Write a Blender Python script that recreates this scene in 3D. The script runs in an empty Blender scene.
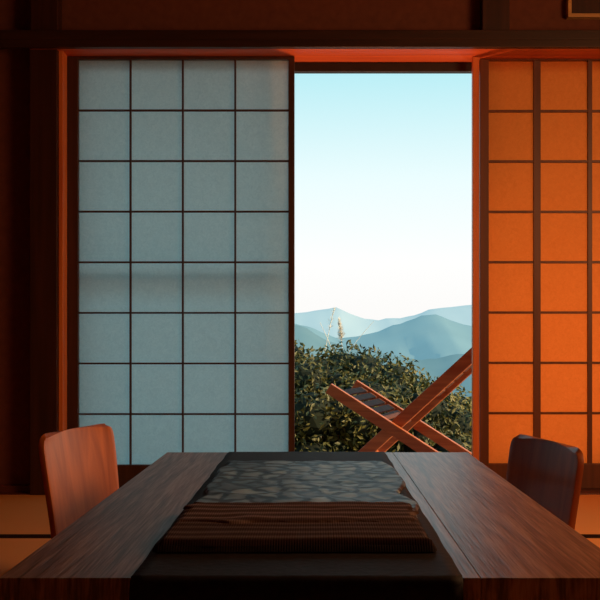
import bpy, bmesh, math, random
import numpy as np
from mathutils import Vector, Matrix, noise
random.seed(4); np.random.seed(4)
S=bpy.context.scene
S.view_settings.view_transform='Standard'
S.view_settings.look='None'

# ---------------- materials ----------------
def newmat(name):
    m=bpy.data.materials.new(name); m.use_nodes=True
    nt=m.node_tree; b=nt.nodes['Principled BSDF']
    return m,nt,b
def N(nt,t,**kw):
    n=nt.nodes.new(t)
    for k,v in kw.items(): setattr(n,k,v)
    return n
def ramp(nt,stops):
    r=N(nt,'ShaderNodeValToRGB'); e=r.color_ramp.elements
    e[0].position,e[0].color=stops[0][0],(*stops[0][1],1)
    e[1].position,e[1].color=stops[-1][0],(*stops[-1][1],1)
    for p,c in stops[1:-1]:
        x=e.new(p); x.color=(*c,1)
    return r
def coords(nt,scale=(1,1,1)):
    tc=N(nt,'ShaderNodeTexCoord'); mp=N(nt,'ShaderNodeMapping')
    mp.inputs['Scale'].default_value=scale
    nt.links.new(tc.outputs['Object'],mp.inputs[0]); return mp
def wood(name,c1,c2,axis='X',rough=.45,fine=60,bump=.15,coat=0,spec=.5):
    m,nt,b=newmat(name)
    sc={'X':(1.5,fine*.6,fine*.6),'Y':(fine*.6,1.5,fine*.6),'Z':(fine*.6,fine*.6,1.5)}[axis]
    mp=coords(nt,sc)
    n=N(nt,'ShaderNodeTexNoise'); n.inputs['Scale'].default_value=1; n.inputs['Detail'].default_value=6; n.inputs['Distortion'].default_value=.6
    nt.links.new(mp.outputs[0],n.inputs['Vector'])
    r=ramp(nt,[(.3,c1),(.7,c2)])
    nt.links.new(n.outputs['Fac'],r.inputs[0]); nt.links.new(r.outputs[0],b.inputs['Base Color'])
    bp=N(nt,'ShaderNodeBump'); bp.inputs['Strength'].default_value=bump; bp.inputs['Distance'].default_value=.002
    nt.links.new(n.outputs['Fac'],bp.inputs['Height']); nt.links.new(bp.outputs[0],b.inputs['Normal'])
    b.inputs['Roughness'].default_value=rough
    b.inputs['Coat Weight'].default_value=coat; b.inputs['Specular IOR Level'].default_value=spec
    return m
def plain(name,c1,c2,scale=8,rough=.8,bump=0.1,spec=.5):
    m,nt,b=newmat(name); mp=coords(nt)
    n=N(nt,'ShaderNodeTexNoise'); n.inputs['Scale'].default_value=scale; n.inputs['Detail'].default_value=8
    nt.links.new(mp.outputs[0],n.inputs['Vector'])
    r=ramp(nt,[(.3,c1),(.7,c2)]); nt.links.new(n.outputs['Fac'],r.inputs[0]); nt.links.new(r.outputs[0],b.inputs['Base Color'])
    bp=N(nt,'ShaderNodeBump'); bp.inputs['Strength'].default_value=bump; bp.inputs['Distance'].default_value=.003
    nt.links.new(n.outputs['Fac'],bp.inputs['Height']); nt.links.new(bp.outputs[0],b.inputs['Normal'])
    b.inputs['Roughness'].default_value=rough; b.inputs['Specular IOR Level'].default_value=spec
    return m
def paper(name,c1,c2,trans):
    m=bpy.data.materials.new(name); m.use_nodes=True; nt=m.node_tree
    nt.nodes.remove(nt.nodes['Principled BSDF']); out=nt.nodes['Material Output']
    mp=coords(nt)
    n=N(nt,'ShaderNodeTexNoise'); n.inputs['Scale'].default_value=70; n.inputs['Detail'].default_value=5; n.inputs['Distortion'].default_value=1.5
    nt.links.new(mp.outputs[0],n.inputs['Vector'])
    r=ramp(nt,[(.3,c1),(.7,c2)]); nt.links.new(n.outputs['Fac'],r.inputs[0])
    t=N(nt,'ShaderNodeBsdfTranslucent'); d=N(nt,'ShaderNodeBsdfDiffuse'); mx=N(nt,'ShaderNodeMixShader')
    mx.inputs[0].default_value=trans
    nt.links.new(r.outputs[0],t.inputs[0]); nt.links.new(r.outputs[0],d.inputs[0])
    nt.links.new(d.outputs[0],mx.inputs[1]); nt.links.new(t.outputs[0],mx.inputs[2]); nt.links.new(mx.outputs[0],out.inputs[0])
    return m

M_dark=wood('dark_post_wood',(.028,.009,.006),(.06,.018,.010),'Z')
M_darkh=wood('dark_beam_wood',(.024,.009,.006),(.05,.018,.010),'X')
M_red=wood('glow_lintel_wood',(.50,.085,.025),(.72,.15,.04),'X',rough=.5)  # lintel wood with the orange-red glow from outside put into its colour
M_glowz=wood('glow_jamb_wood',(.62,.14,.035),(.85,.25,.06),'Z',rough=.45)  # jamb wood with the orange light on its edges put into the colour
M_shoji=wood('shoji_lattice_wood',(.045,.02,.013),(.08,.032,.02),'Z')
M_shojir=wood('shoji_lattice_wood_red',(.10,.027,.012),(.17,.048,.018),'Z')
M_black=plain('black_frame',(.012,.01,.01),(.02,.018,.018),20,.5)
M_wall=plain('plaster',(.13,.037,.020),(.17,.050,.026),30,.9,.3)
M_ceil=wood('ceiling_boards',(.12,.04,.02),(.2,.07,.035),'Y')
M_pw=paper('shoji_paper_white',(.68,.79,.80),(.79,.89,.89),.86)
M_po=paper('shoji_paper_glow',(.84,.37,.13),(.92,.43,.16),.8)  # warm backlight of the right door put into the paper colour
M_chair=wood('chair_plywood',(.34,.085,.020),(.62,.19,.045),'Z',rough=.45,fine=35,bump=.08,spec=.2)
M_chair2=wood('chair_plywood_shaded',(.22,.05,.016),(.38,.11,.035),'Z',rough=.38,fine=35,bump=.08)  # same plywood, with the unlit right chair's shade put into the colour
M_deck=wood('deck_wood',(.30,.13,.07),(.42,.2,.11),'X')
M_dch=wood('deck_chair_wood',(.38,.09,.028),(.62,.19,.06),'X',rough=.5)
M_dcs=wood('deck_chair_slat_wood',(.09,.025,.013),(.17,.05,.025),'X',rough=.85)
M_trim=wood('skirting_wood',(.10,.025,.013),(.17,.042,.02),'X')

# table
M_table,nt,b=newmat('table_wood')
mp=coords(nt,(34,1.5,6)); n=N(nt,'ShaderNodeTexNoise'); n.inputs['Scale'].default_value=1.3; n.inputs['Detail'].default_value=7; n.inputs['Distortion'].default_value=1.4
nt.links.new(mp.outputs[0],n.inputs['Vector'])
mp2=coords(nt,(200,6,20)); n2=N(nt,'ShaderNodeTexNoise'); n2.inputs['Scale'].default_value=1.5; n2.inputs['Detail'].default_value=3
nt.links.new(mp2.outputs[0],n2.inputs['Vector'])
ad=N(nt,'ShaderNodeMath',operation='ADD'); ml=N(nt,'ShaderNodeMath',operation='MULTIPLY'); ml.inputs[1].default_value=.5
nt.links.new(n.outputs['Fac'],ad.inputs[0]); nt.links.new(n2.outputs['Fac'],ad.inputs[1]); nt.links.new(ad.outputs[0],ml.inputs[0])
r=ramp(nt,[(.38,(.07,.038,.028)),(.5,(.19,.11,.082)),(.62,(.34,.22,.17))]); nt.links.new(ml.outputs[0],r.inputs[0]); nt.links.new(r.outputs[0],b.inputs['Base Color'])
bp=N(nt,'ShaderNodeBump'); bp.inputs['Strength'].default_value=.8; bp.inputs['Distance'].default_value=.0015
nt.links.new(ml.outputs[0],bp.inputs['Height']); nt.links.new(bp.outputs[0],b.inputs['Normal']); b.inputs['Roughness'].default_value=.38

# tatami
M_tat,nt,b=newmat('tatami')
mp=coords(nt,(1,1,1)); w=N(nt,'ShaderNodeTexWave'); w.inputs['Scale'].default_value=60; w.inputs['Distortion'].default_value=1; w.bands_direction='Y'
nt.links.new(mp.outputs[0],w.inputs['Vector']); r=ramp(nt,[(0,(.88,.34,.08)),(1,(.97,.44,.12))]); nt.links.new(w.outputs['Fac'],r.inputs[0]); nt.links.new(r.outputs[0],b.inputs['Base Color']); b.inputs['Roughness'].default_value=.85
M_heri=plain('tatami_border',(.02,.012,.01),(.05,.025,.02),60,1,.1,0)

# patterned cloth
M_pat,nt,b=newmat('tie_dye_cloth')
mp=coords(nt,(21,17,0)); nz=N(nt,'ShaderNodeTexNoise'); nz.inputs['Scale'].default_value=1.4; nz.inputs['Detail'].default_value=1
nt.links.new(mp.outputs[0],nz.inputs['Vector'])
mixv=N(nt,'ShaderNodeMixRGB'); mixv.blend_type='ADD'; mixv.inputs[0].default_value=.8
nt.links.new(mp.outputs[0],mixv.inputs[1]); nt.links.new(nz.outputs['Color'],mixv.inputs[2])
v=N(nt,'ShaderNodeTexVoronoi',feature='DISTANCE_TO_EDGE',voronoi_dimensions='2D'); v.inputs['Scale'].default_value=1; v.inputs['Randomness'].default_value=1
vc=N(nt,'ShaderNodeTexVoronoi',feature='F1',voronoi_dimensions='2D'); vc.inputs['Scale'].default_value=1; vc.inputs['Randomness'].default_value=1
nt.links.new(mixv.outputs[0],v.inputs['Vector']); nt.links.new(mixv.outputs[0],vc.inputs['Vector'])
r=ramp(nt,[(.05,(.006,.007,.011)),(.10,(.02,.03,.045)),(.17,(.17,.27,.34)),(.4,(.30,.42,.49))]); nt.links.new(v.outputs['Distance'],r.inputs[0])
sxx=N(nt,'ShaderNodeSeparateColor'); nt.links.new(vc.outputs['Color'],sxx.inputs[0])
r2=ramp(nt,[(.1,(.30,.30,.33)),(.5,(.62,.64,.67)),(.9,(1,1,1))]); nt.links.new(sxx.outputs[0],r2.inputs[0])
mx=N(nt,'ShaderNodeMixRGB'); mx.blend_type='MULTIPLY'; mx.inputs[0].default_value=1; nt.links.new(r.outputs[0],mx.inputs[1]); nt.links.new(r2.outputs[0],mx.inputs[2])
nt.links.new(mx.outputs[0],b.inputs['Base Color']); b.inputs['Roughness'].default_value=.5; b.inputs['Specular IOR Level'].default_value=.35
bp=N(nt,'ShaderNodeBump'); bp.inputs['Strength'].default_value=.5; bp.inputs['Distance'].default_value=.003
nt.links.new(v.outputs['Distance'],bp.inputs['Height']); nt.links.new(bp.outputs[0],b.inputs['Normal'])

# brown woven cloth: fine weft stripes across
def cloth(name,c1,c2,c3):
    m,nt,b=newmat(name)
    w=N(nt,'ShaderNodeTexWave'); w.inputs['Scale'].default_value=9; w.inputs['Distortion'].default_value=2.2; w.inputs['Detail'].default_value=3; w.inputs['Detail Scale'].default_value=1.2; w.bands_direction='Y'
    mp=coords(nt,(.35,1,0)); nt.links.new(mp.outputs[0],w.inputs['Vector'])
    r=ramp(nt,[(.1,c1),(.6,c2),(.97,c3)]); nt.links.new(w.outputs['Fac'],r.inputs[0]); nt.links.new(r.outputs[0],b.inputs['Base Color'])
    wv=N(nt,'ShaderNodeTexWave'); wv.inputs['Scale'].default_value=90; wv.bands_direction='X'; nt.links.new(coords(nt).outputs[0],wv.inputs['Vector'])
    bp=N(nt,'ShaderNodeBump'); bp.inputs['Strength'].default_value=.6; bp.inputs['Distance'].default_value=.001
    nt.links.new(wv.outputs['Fac'],bp.inputs['Height']); nt.links.new(bp.outputs[0],b.inputs['Normal']); b.inputs['Roughness'].default_value=.95
    b.inputs['Specular IOR Level'].default_value=.1
    return m
M_str=cloth('brown_cloth',(.045,.024,.020),(.075,.042,.034),(.12,.08,.065))
M_str2=cloth('dark_brown_cloth',(.018,.012,.012),(.030,.020,.018),(.05,.034,.03))
M_str3=cloth('rust_cloth',(.055,.028,.022),(.10,.055,.043),(.20,.14,.12))

M_blk=plain('dark_runner_cloth',(.008,.007,.008),(.018,.014,.015),90,.7,.3,.2)

M_leaf=plain('leaf',(.016,.034,.010),(.21,.18,.03),2.0,.55,0)
M_core=plain('shrub_core',(.006,.012,.006),(.015,.025,.01),6,.9)  # dark inner blobs added to block light inside the shrub; stems share it
M_ground=plain('ground_soil',(.05,.06,.03),(.12,.11,.06),4,.95)
M_plume=plain('plume',(.8,.76,.68),(.95,.92,.85),30,.8,0)
M_gold=wood('picture_frame_wood',(.5,.25,.08),(.7,.4,.15),'X')
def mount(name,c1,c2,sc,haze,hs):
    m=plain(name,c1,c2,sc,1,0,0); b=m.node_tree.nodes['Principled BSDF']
    b.inputs['Emission Color'].default_value=(*haze,1); b.inputs['Emission Strength'].default_value=hs  # airlight haze painted on as emission
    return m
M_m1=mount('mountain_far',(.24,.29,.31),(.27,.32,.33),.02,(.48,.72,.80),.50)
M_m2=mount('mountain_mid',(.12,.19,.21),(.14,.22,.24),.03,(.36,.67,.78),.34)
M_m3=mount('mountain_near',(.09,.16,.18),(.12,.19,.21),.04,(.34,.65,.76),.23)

# ---------------- mesh helpers ----------------
def add_obj(name,me,mats,parent=None,smooth=False):
    o=bpy.data.objects.new(name,me); S.collection.objects.link(o)
    for m in (mats if isinstance(mats,(list,tuple)) else [mats]): me.materials.append(m)
    if parent: o.parent=parent
    if smooth:
        for p in me.polygons: p.use_smooth=True
    return o
def boxes(name,bl,mat,parent=None,bevel=.002):
    bm=bmesh.new()
    for (x0,x1,y0,y1,z0,z1) in bl:
        M=Matrix.Translation(((x0+x1)/2,(y0+y1)/2,(z0+z1)/2))@Matrix.Diagonal((x1-x0,y1-y0,z1-z0,1))
        bmesh.ops.create_cube(bm,size=1,matrix=M)
    me=bpy.data.meshes.new(name); bm.to_mesh(me); bm.free()
    o=add_obj(name,me,mat,parent)
    if bevel:
        md=o.modifiers.new('bevel','BEVEL'); md.width=bevel; md.segments=2; md.limit_method='ANGLE'
    return o
def empty(name,loc=(0,0,0)):
    e=bpy.data.objects.new(name,None); e.location=loc; e.empty_display_size=.1; S.collection.objects.link(e); return e
def beam(name,p,q,w,h,mat,parent,bevel=.003,up=(0,1,0)):
    p=Vector(p);q=Vector(q);d=(q-p);L=d.length;d.normalize()
    a=Vector(up); c=d.cross(a).normalized(); a=c.cross(d).normalized()
    R=Matrix((d,a,c)).transposed().to_4x4()
    M=Matrix.Translation((p+q)/2)@R@Matrix.Diagonal((L,w,h,1))
    bm=bmesh.new(); bmesh.ops.create_cube(bm,size=1,matrix=M)
    me=bpy.data.meshes.new(name); bm.to_mesh(me); bm.free()
    o=add_obj(name,me,mat,parent)
    md=o.modifiers.new('bevel','BEVEL'); md.width=bevel; md.segments=2
    return o

# ---------------- room shell ----------------
XL,XR,YB,YF,ZC=-2.2,2.2,-1.2,4.13,2.45
floor=boxes('floor',[(XL,XR,YB,4.06,-.06,0)],M_tat,bevel=0)
boxes('trim_1',[(XL,XR,3.16,3.215,0,.002),(-.72,-.685,YB,3.16,0,.002),(1.1,1.135,YB,3.16,0,.002)],M_heri,bevel=0)   # tatami borders
boxes('trim_2',[(XL,XR,4.06,4.34,-.06,0.004)],M_trim)   # sill
boxes('ceiling',[(XL-.1,XR+.1,YB-.1,4.3,ZC,ZC+.08)],M_ceil,bevel=0)
boxes('wall_left',[(XL-.1,XL,YB,4.3,-.06,ZC)],M_wall,bevel=0)
boxes('wall_right',[(XR,XR+.1,YB,4.3,-.06,ZC)],M_wall,bevel=0)
boxes('wall_back',[(XL-.1,XR+.1,YB-.1,YB,-.06,ZC)],M_wall,bevel=0)
boxes('wall_front',[(XL,-1.06,YF,4.3,-.06,ZC),(-1.06,1.66,YF,4.3,1.83,ZC),(1.66,XR,YF,4.3,-.06,ZC)],M_wall,bevel=0)
# posts + lintel
boxes('trim_3',[(-1.155,-1.045,4.05,4.13,0,1.806),(1.62,1.72,4.05,4.13,0,1.806)],M_dark)
boxes('trim_4',[(XL,XR,4.02,4.13,1.836,1.875),(XL,XR,4.02,4.048,1.806,1.836)],M_darkh)
boxes('trim_5',[(-1.155,-1.045,4.06,4.13,1.875,ZC),(.68,.79,4.06,4.13,1.875,ZC)],M_dark)
boxes('trim_6',[(-1.155,1.72,4.05,4.28,1.806,1.835)],M_red)     # kamoi, its lit underside put into the wood colour
boxes('trim_7',[(-1.06,-1.04,4.131,4.28,0.004,1.806),(1.60,1.63,4.131,4.28,0.004,1.806),(-1.044,-1.026,4.07,4.14,.004,1.806)],M_glowz)  # jambs, plus an added strip coloured like the lit edge by the pillar
boxes('trim_8',[(XL,-1.155,4.105,4.13,0,.03)],M_trim)

# ---------------- shoji doors ----------------
PX=lambda px,s:(px-315)/s
def shoji(name,x0,x1,y,xb,stl,str_,paperm,framem,ztop=1.806,zp0=.11,zp1=1.786,bw=.009,shadow_w={}):
    root=empty(name,((x0+x1)/2,y,0))
    def B(n,l,m,bevel=.0015):
        o=boxes(n,l,m,None,bevel); o.parent=root; o.matrix_parent_inverse=Matrix.Translation(root.location).inverted(); return o
    B('frame',[(x0,x0+stl,y,y+.03,.006,ztop-.002),(x1-str_,x1,y,y+.03,.006,ztop-.002),(x0+stl,x1-str_,y,y+.03,zp1,ztop-.002),(x0+stl,x1-str_,y,y+.03,.006,zp0)],framem)
    g=[]
    for i,xx in enumerate(xb):
        w=shadow_w.get(i,bw); g.append((xx-w/2,xx+w/2,y+.006,y+.022,zp0,zp1))
    for k in range(1,8):
        zz=zp1+(zp0-zp1)*k/8; g.append((x0+stl,x1-str_,y+.008,y+.020,zz-bw/2,zz+bw/2))
    B('lattice',g,framem,.0008)
    B('paper',[(x0+stl,x1-str_,y+.0225,y+.0232,zp0,zp1)],paperm,0)
    return root
y1=4.145; s=1000/y1
xa,xb_=PX(67,s),PX(294.5,s)
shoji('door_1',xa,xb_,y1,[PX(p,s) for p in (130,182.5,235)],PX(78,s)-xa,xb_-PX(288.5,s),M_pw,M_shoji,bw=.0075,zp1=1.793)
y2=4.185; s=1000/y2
shoji('door_2',PX(480,s),1.595,y2,[PX(p,s) for p in (537.5,590.5,643,696)],.037,.03,M_po,M_shojir,shadow_w={0:.030,1:.018},bw=.010,zp1=1.80)  # first two bars widened to stand in for the outer frame's shadow
def gd(name,x0,x1,y,mid=True):
    l=[(x0,x0+.03,y,y+.03,.006,1.804),(x1-.03,x1,y,y+.03,.006,1.804),(x0+.03,x1-.03,y,y+.03,.006,.10),(x0+.03,x1-.03,y,y+.03,1.77,1.804)]
    if mid: l.append((x0+.03,x1-.03,y,y+.025,.895,.918))
    boxes(name,l,M_black)
gd('window_1',-1.038,-.10,4.25)
gd('window_2',.675,1.598,4.25,False)
boxes('trim_9',[(-.10,.675,4.24,4.279,1.768,1.805)],M_black)
boxes('trim_10',[(.655,.682,4.150,4.183,.006,1.804)],M_glowz)  # strip coloured like the lit edge of the right post

# picture frame at the top right of wall
pf=empty('picture_frame',(1.4,4.11,2.0))
for n,l,m in (('frame',[(1.035,1.75,4.09,4.128,1.950,1.965),(1.035,1.75,4.09,4.128,2.26,2.275),(1.035,1.05,4.09,4.128,1.965,2.26),(1.735,1.75,4.09,4.128,1.965,2.26)],M_gold),('panel',[(1.05,1.735,4.11,4.128,1.965,2.26)],M_dark)):
    o=boxes(n,l,m,None); o.parent=pf; o.matrix_parent_inverse=Matrix.Translation(pf.location).inverted()

# ---------------- table ----------------
tb=empty('low_table',(.0075,1.86,0))
def TP(o): o.parent=tb; o.matrix_parent_inverse=Matrix.Translation(tb.location).inverted()
TZ=.34; TX0,TX1,TY0,TY1=-.376,.388,1.186,2.54
w=(TX1-TX0)/4
TP(boxes('top',[(TX0+i*w+.0003,TX0+(i+1)*w-.0003,TY0,TY1,TZ-.035,TZ) for i in range(4)],M_table,None,.0012))
TP(boxes('pedestals',[(-.05,.07,1.42,1.48,.03,TZ-.035),(-.05,.07,2.44,2.50,.03,TZ-.035),(-.09,.11,1.37,1.53,0,.03),(-.09,.11,2.40,2.53,0,.03),(-.02,.04,1.48,2.44,.20,.26)],M_table,None,.003))

# ---------------- runner & cloths ----------------
def strip(name,path,x0,x1,nx,mat,th,wob=.002):
    vs=[];fs=[];
    for i,(y,z) in enumerate(path):
        for j in range(nx+1):
            t=j/nx; x=x0+(x1-x0)*t+ wob*noise.noise(Vector((y*9+z*9,t*1.2,x0)))*(1.5)
            vs.append((x,y,z+abs(noise.noise(Vector((x*14,y*14,3.1))))*.0015))
    for i in range(len(path)-1):
        for j in range(nx):
            a=i*(nx+1)+j; fs.append((a,a+1,a+nx+2,a+nx+1))
    me=bpy.data.meshes.new(name); me.from_pydata(vs,[],fs)
    o=add_obj(name,me,mat,None,True); md=o.modifiers.new('s','SOLIDIFY'); md.thickness=th; md.offset=1
    return o
ys=TZ+.0012
path=[(TY1+.006,TZ-.10),(TY1+.006,TZ-.05),(TY1+.005,TZ-.005),(TY1-.002,ys)]+[(TY1-.01-(TY1-TY0-.02)*i/60,ys) for i in range(61)]+[(TY0+.002,ys),(TY0-.005,TZ-.004),(TY0-.007,TZ-.03),(TY0-.009,TZ-.07),(TY0-.010,TZ-.11)]
rr=empty('table_runner',(0,1.86,TZ))
def RP(o): o.parent=rr; o.matrix_parent_inverse=Matrix.Translation(rr.location).inverted()
RP(strip('base_cloth',path,-.219,.176,24,M_blk,.0015))
def slab(name,x0,x1,ya,yb,z,h,mat,nx=90,ny=60,amp=.002,fx=6,fy=40,edge=.012,wob=.006,seed=0,wfx=4):
    vs=[];fs=[]
    for i in range(ny+1):
        for j in range(nx+1):
            u=j/nx;v=i/ny
            y=ya+(yb-ya)*v+wob*noise.noise(Vector((u*wfx,v*2,seed+5)))*1.4+wob*.4*noise.noise(Vector((u*wfx*4,v*2,seed+9)))
            x=x0+(x1-x0)*u+wob*noise.noise(Vector((u*1.5,v*7,seed)))*1.5
            d=min(u*(x1-x0),(1-u)*(x1-x0),v*abs(yb-ya),(1-v)*abs(yb-ya))
            e=min(1,d/edge); prof=math.sqrt(max(0,1-(1-e)**2))
            hh=h*prof+amp*prof*(noise.noise(Vector((x*fx,y*fy+1.5*noise.noise(Vector((x*5,y*5,1))),seed)))+.5*noise.noise(Vector((x*fx*2.5,y*fy*2.2,seed+2))))
            vs.append((x,y,z+max(hh,0)))
    for i in range(ny):
        for j in range(nx):
            a=i*(nx+1)+j; fs.append((a,a+1,a+nx+2,a+nx+1))
    me=bpy.data.meshes.new(name); me.from_pydata(vs,[],fs); me.update()
    return add_obj(name,me,mat,None,True)
RP(slab('patterned_cloth',-.204,.166,1.54,2.29,ys+.002,.005,M_pat,90,140,.0018,14,18,.006,.012,1,8))
RP(slab('folded_cloth_1',-.214,.160,1.318,1.60,ys+.002,.008,M_str2,110,60,.0010,6,6,.008,.004,2,2))
RP(slab('folded_cloth_2',-.208,.155,1.324,1.60,ys+.009,.008,M_str,110,60,.0012,6,7,.008,.004,4,2))
RP(slab('folded_cloth_3',-.200,.148,1.45,1.625,ys+.0155,.004,M_str3,110,60,.0022,10,14,.006,.012,8,6))

# ---------------- legless chairs ----------------
def zaisu(name,loc,ang,mat):
    prof=[]
    for i in range(9): prof.append((.32-.26*i/8,.0075))
    for i in range(1,9):
        a=math.radians(82)*i/8; prof.append((.06-.06*math.sin(a),.0075+.06*(1-math.cos(a))))
    x,z=prof[-1]; tl=math.radians(9)
    TOP=.398; H=(TOP-z)
    for i in range(1,13):
        t=i/12*.86; prof.append((x-math.sin(tl)*H/math.cos(tl)*t*(.75+.25*t),z+H*t))
    for t in (.89,.915,.94,.96,.975,.988,.996,1): prof.append((x-math.sin(tl)*H/math.cos(tl)*t*(.75+.25*t),z+H*t))
    nx=24; vs=[];fs=[]; n=len(prof)
    for k,(px,pz) in enumerate(prof):
        back=max(0,(pz-.03)/.36)
        half=.165+.022*min(1,back*1.2)
        dz=TOP-pz; R=.03
        if pz>.1 and dz<R: half-=R*(1-math.sqrt(max(0,1-(1-dz/R)**2)))*.9
        if k<3: half-=.02*(1-k/3)**2
        for j in range(nx+1):
            u=-1+2*j/nx
            crown=.004*back*(1-u*u)
            vs.append((px+.016*back*u*u, u*half, pz+crown))
    for i in range(n-1):
        for j in range(nx):
            a=i*(nx+1)+j; fs.append((a,a+1,a+nx+2,a+nx+1))
    me=bpy.data.meshes.new(name); me.from_pydata(vs,[],fs)
    o=add_obj(name,me,mat,None,True)
    md=o.modifiers.new('s','SOLIDIFY'); md.thickness=.013; md.offset=0
    md=o.modifiers.new('b','BEVEL'); md.width=.003; md.segments=2; md.limit_method='ANGLE'; md.angle_limit=math.radians(50)
    o.location=loc; o.rotation_euler=(0,0,ang)
    return o
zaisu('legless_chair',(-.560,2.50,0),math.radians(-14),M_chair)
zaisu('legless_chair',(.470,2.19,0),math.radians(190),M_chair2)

# ---------------- outside ----------------
DZ=-.15
dk=[]
for i in range(16):
    dk.append((-4,4,4.345+i*.12,4.345+i*.12+.112,DZ-.03,DZ))
boxes('deck',dk+[(-4,4,4.36,6.2,DZ-.3,DZ-.031)],M_deck)
boxes('shade_eaves',[(-3,3,4.3,5.35,2.10,2.15)],M_darkh)  # unseen overhang, added and sized to dim the upper paper rows

dc=empty('deck_chair',(.45,5.2,DZ)); dc.rotation_euler=(0,0,math.radians(-18))
W=.50
def dbeam(n,p,q,w,h): beam(n,p,q,w,h,M_dch,dc)
ox=.45
def L(x,z,y): return (x-ox,y,z-DZ)
for k,yy in enumerate((0,W)):
    dbeam('seat_rail_%d'%(k+1),L(.055,.375,yy),L(.86,-.11,yy),.035,.058)
for k,yy in enumerate((.045,W-.045)):
    dbeam('back_rail_%d'%(k+1),L(1.06,.78,yy),L(.09,-.11,yy),.035,.062)
sd=Vector((.805,0,-.485)).normalized(); sn=Vector((.485,0,.805)).normalized()
for i in range(6):
    p=Vector((.055,0,.375))+sd*(.07+i*.062)+sn*.008
    beam('seat_slat_%d'%(i+1),L(p.x,p.z,.015),L(p.x,p.z,W-.015),.046,.012,M_dcs,dc,.003,up=sd)
bd=Vector((-.97,0,-.89)).normalized()
for i in range(10):
    p=Vector((1.06,0,.78))+bd*(.04+i*.068)
    beam('back_slat_%d'%(i+1),L(p.x,p.z,.06),L(p.x,p.z,W-.06),.050,.012,M_dcs,dc,.003,up=bd)
for n,x,z in (('cross_bar_1',.72,-.02),('cross_bar_2',.2,-.01)):
    beam(n,L(x,z,.0),L(x,z,W),.03,.03,M_dch,dc,.003,up=(1,0,0))

# ground
vs=[];fs=[];nx,ny=40,30
for i in range(ny+1):
    for j in range(nx+1):
        x=-12+24*j/nx; y=4.2+14*i/ny
        z=-.46-max(0,y-9)**2*.12+.03*noise.noise(Vector((x,y,0)))
        vs.append((x,y,z))
for i in range(ny):
    for j in range(nx):
        a=i*(nx+1)+j; fs.append((a,a+1,a+nx+2,a+nx+1))
me=bpy.data.meshes.new('ground'); me.from_pydata(vs,[],fs); add_obj('ground',me,M_ground,None,True)

# shrub
tx=[-1.8,-.9,-.16,.11,.35,.55,.71,.9,1.18,2,3.2]; tz=[.5,.58,.60,.60,.56,.55,.47,.34,.25,.35,.3]
verts=[];faces=[];mi=[]
bm=bmesh.new()
blobs=[]
for row,(yy,dz) in enumerate(((6.9,-.30),(7.25,-.12),(7.6,0))):
    x=-1.8+row*.1
    while x<3.0:
        r=random.uniform(.15,.27); top=float(np.interp(x,tx,tz))+dz+random.uniform(-.06,.03)
        blobs.append((x,yy+random.uniform(-.1,.1),top-r,r)); x+=random.uniform(.15,.23)
        blobs.append((x,yy+random.uniform(-.1,.1),top-r-.3,r*1.15))
for (x,y,z,r) in blobs:
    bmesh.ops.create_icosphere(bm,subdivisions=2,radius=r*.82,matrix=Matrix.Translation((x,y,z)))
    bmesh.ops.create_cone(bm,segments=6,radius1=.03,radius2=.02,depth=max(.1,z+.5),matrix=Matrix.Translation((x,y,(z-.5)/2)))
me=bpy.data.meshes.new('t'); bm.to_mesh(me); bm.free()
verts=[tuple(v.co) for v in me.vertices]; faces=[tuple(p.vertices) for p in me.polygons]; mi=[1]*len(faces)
for (x,y,z,r) in blobs:
    n=int(10500*r*r)+80
    for _ in range(n):
        d=np.random.normal(size=3); d/=np.linalg.norm(d)
        if d[1]>.6: continue
        c=np.array((x,y,z))+d*r*random.uniform(.8,1.15)
        nrm=d*.6+np.random.normal(size=3)*.55; nrm/=np.linalg.norm(nrm)
        t=np.cross(nrm,np.random.normal(size=3)); t/=np.linalg.norm(t); b2=np.cross(nrm,t)
        l=random.uniform(.016,.030); w_=l*.42
        i0=len(verts)
        for q in (c-t*l,c+b2*w_+nrm*l*.1,c+t*l,c-b2*w_+nrm*l*.1): verts.append(tuple(q))
        faces.append((i0,i0+1,i0+2,i0+3)); mi.append(0)
me=bpy.data.meshes.new('shrub'); me.from_pydata(verts,[],faces)
o=add_obj('shrub',me,[M_leaf,M_core]); me.polygons.foreach_set('material_index',mi)

# pampas grass
def tube(pts,rad,vs,fs,seg=5):
    i0=len(vs)
    for k,p in enumerate(pts):
        r=rad[k]
        for q in range(seg):
            a=2*math.pi*q/seg; vs.append((p[0]+r*math.cos(a),p[1]+r*math.sin(a)*1,p[2]))
    for k in range(len(pts)-1):
        for q in range(seg):
            a=i0+k*seg+q; b_=i0+k*seg+(q+1)%seg; fs.append((a,b_,b_+seg,a+seg))
vs=[];fs=[]
for (bx,txp,tzp,plume) in ((.02,.16,.90,60),(.26,.195,.80,420),(.02,.48,.79,0),(.28,.04,.78,0)):
    pts=[];rad=[]
    for k in range(17):
        t=k/16; pts.append((bx+(txp-bx)*t**2.6,8.15,-.45+(tzp+.45)*t)); rad.append(.0055*(1-t*.6))
    tube(pts,rad,vs,fs)
    if plume:
        for q in range(plume):
            t=random.uniform(.87,1); k=t*16; i=min(15,int(k)); f=k-i
            p=[pts[i][m]*(1-f)+pts[i+1][m]*f for m in range(3)]
            g=(1-t)/.13
            d=(random.uniform(-.03,.035)*(.3+g),random.uniform(-.02,.02),random.uniform(-.01,.03))
            tube([p,(p[0]+d[0],p[1]+d[1],p[2]+d[2])],[.003,.0015],vs,fs,3)
me=bpy.data.meshes.new('pampas_grass'); me.from_pydata(vs,[],fs); add_obj('pampas_grass',me,M_plume,None,True)

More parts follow.
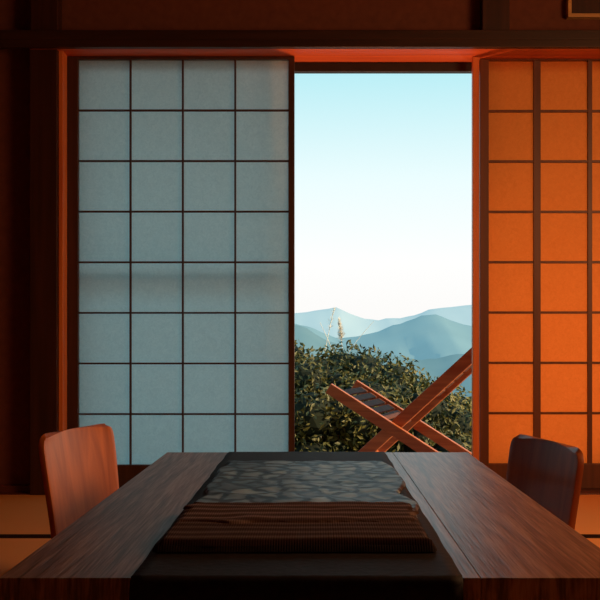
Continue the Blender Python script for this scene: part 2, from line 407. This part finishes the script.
# mountains
def mountain(name,D,pts,mat,seed,amp):
    nx,ny=420,60; vs=[];fs=[]
    xs=[p[0] for p in pts]; ps=[p[1] for p in pts]
    for i in range(ny+1):
        v=i/ny; yy=.55+.75*v
        for j in range(nx+1):
            px=-1200+3000*j/nx
            py=float(np.interp(px,xs,ps))+2.0*noise.fractal(Vector((px*.045,seed,0)),.8,2.2,5)
            X=(px-315)/1000*D
            h=(342-py)/1000*D
            base=-.07*D
            t=1-abs(yy-1)/(.45 if yy<1 else .3); t=max(0,t)
            nz=noise.fractal(Vector((X/D*18,yy*9,seed)),.9,2.1,6)
            rg=abs(noise.noise(Vector((X/D*40+nz*.6,yy*5,seed+3))))
            z=base+(h-base)*(t**1.15)+ D*amp*(nz*.5-rg*1.3)*(1-t)*min(1,t*4+.2)
            vs.append((X,yy*D,z+.62))
    for i in range(ny):
        for j in range(nx):
            a=i*(nx+1)+j; fs.append((a,a+1,a+nx+2,a+nx+1))
    me=bpy.data.meshes.new(name); me.from_pydata(vs,[],fs); add_obj(name,me,mat,None,True)
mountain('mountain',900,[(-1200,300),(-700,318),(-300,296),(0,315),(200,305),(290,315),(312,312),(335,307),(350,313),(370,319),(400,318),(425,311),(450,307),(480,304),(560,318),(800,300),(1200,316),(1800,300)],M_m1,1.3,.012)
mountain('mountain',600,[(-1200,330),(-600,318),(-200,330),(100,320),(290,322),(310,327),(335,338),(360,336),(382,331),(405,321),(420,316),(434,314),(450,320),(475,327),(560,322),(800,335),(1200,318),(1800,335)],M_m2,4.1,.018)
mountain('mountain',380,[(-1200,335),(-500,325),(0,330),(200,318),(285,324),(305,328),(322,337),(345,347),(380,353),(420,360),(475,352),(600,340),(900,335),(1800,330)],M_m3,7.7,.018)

# ---------------- lights ----------------
W_=bpy.data.worlds.new('sky'); S.world=W_; W_.use_nodes=True; nt=W_.node_tree
bg=nt.nodes['Background']; tc=N(nt,'ShaderNodeTexCoord'); sx=N(nt,'ShaderNodeSeparateXYZ')
nt.links.new(tc.outputs['Generated'],sx.inputs[0])
r=ramp(nt,[(0,(.30,.38,.40)),(.47,(.50,.60,.63)),(.5,(.90,.88,.86)),(.54,(.93,.93,.92)),(.58,(.78,.92,.93)),(.63,(.46,.80,.86)),(.75,(.30,.66,.78)),(1,(.18,.46,.66))])
ma=N(nt,'ShaderNodeMath',operation='MULTIPLY_ADD'); ma.inputs[1].default_value=.5; ma.inputs[2].default_value=.5
nt.links.new(sx.outputs['Z'],ma.inputs[0]); nt.links.new(ma.outputs[0],r.inputs[0]); nt.links.new(r.outputs[0],bg.inputs[0]); bg.inputs[1].default_value=1.08

def light(name,t,loc,target,energy,color,**kw):
    l=bpy.data.lights.new(name,t); l.energy=energy; l.color=color
    for k,v in kw.items(): setattr(l,k,v)
    o=bpy.data.objects.new(name,l); S.collection.objects.link(o); o.location=loc
    o.rotation_euler=(Vector(target)-Vector(loc)).to_track_quat('-Z','Y').to_euler(); return o
light('sun','SUN',(10,0,6),(10-.9,.15+.12,6-.38),5.5,(1,.70,.38),angle=.01)
light('door_backlight','SPOT',(1.12,5.25,.55),(1.0,4.2,.85),35,(1,.60,.36),spot_size=math.radians(98),spot_blend=.5,shadow_soft_size=.06)  # added unseen spot that makes the right door's paper glow
light('lintel_fill','SPOT',(.28,4.62,-.1),(.28,4.20,1.6),100,(1,.36,.14),spot_size=math.radians(38),spot_blend=.8,shadow_soft_size=.05)  # added unseen spot that brightens the lintel underside
light('warm_fill','AREA',(2.05,2.0,1.3),(-.9,3.0,.15),38,(1,.48,.20),size=1.0)  # added warm fill from the right, with no fixture behind it

cam=bpy.data.cameras.new('camera'); co=bpy.data.objects.new('camera',cam); S.collection.objects.link(co); S.camera=co
co.location=(0,0,.62); co.rotation_euler=(math.radians(90),0,0)
cam.lens=60; cam.sensor_width=36; cam.shift_x=-.025; cam.shift_y=.07; cam.clip_end=4000; cam.clip_start=.05
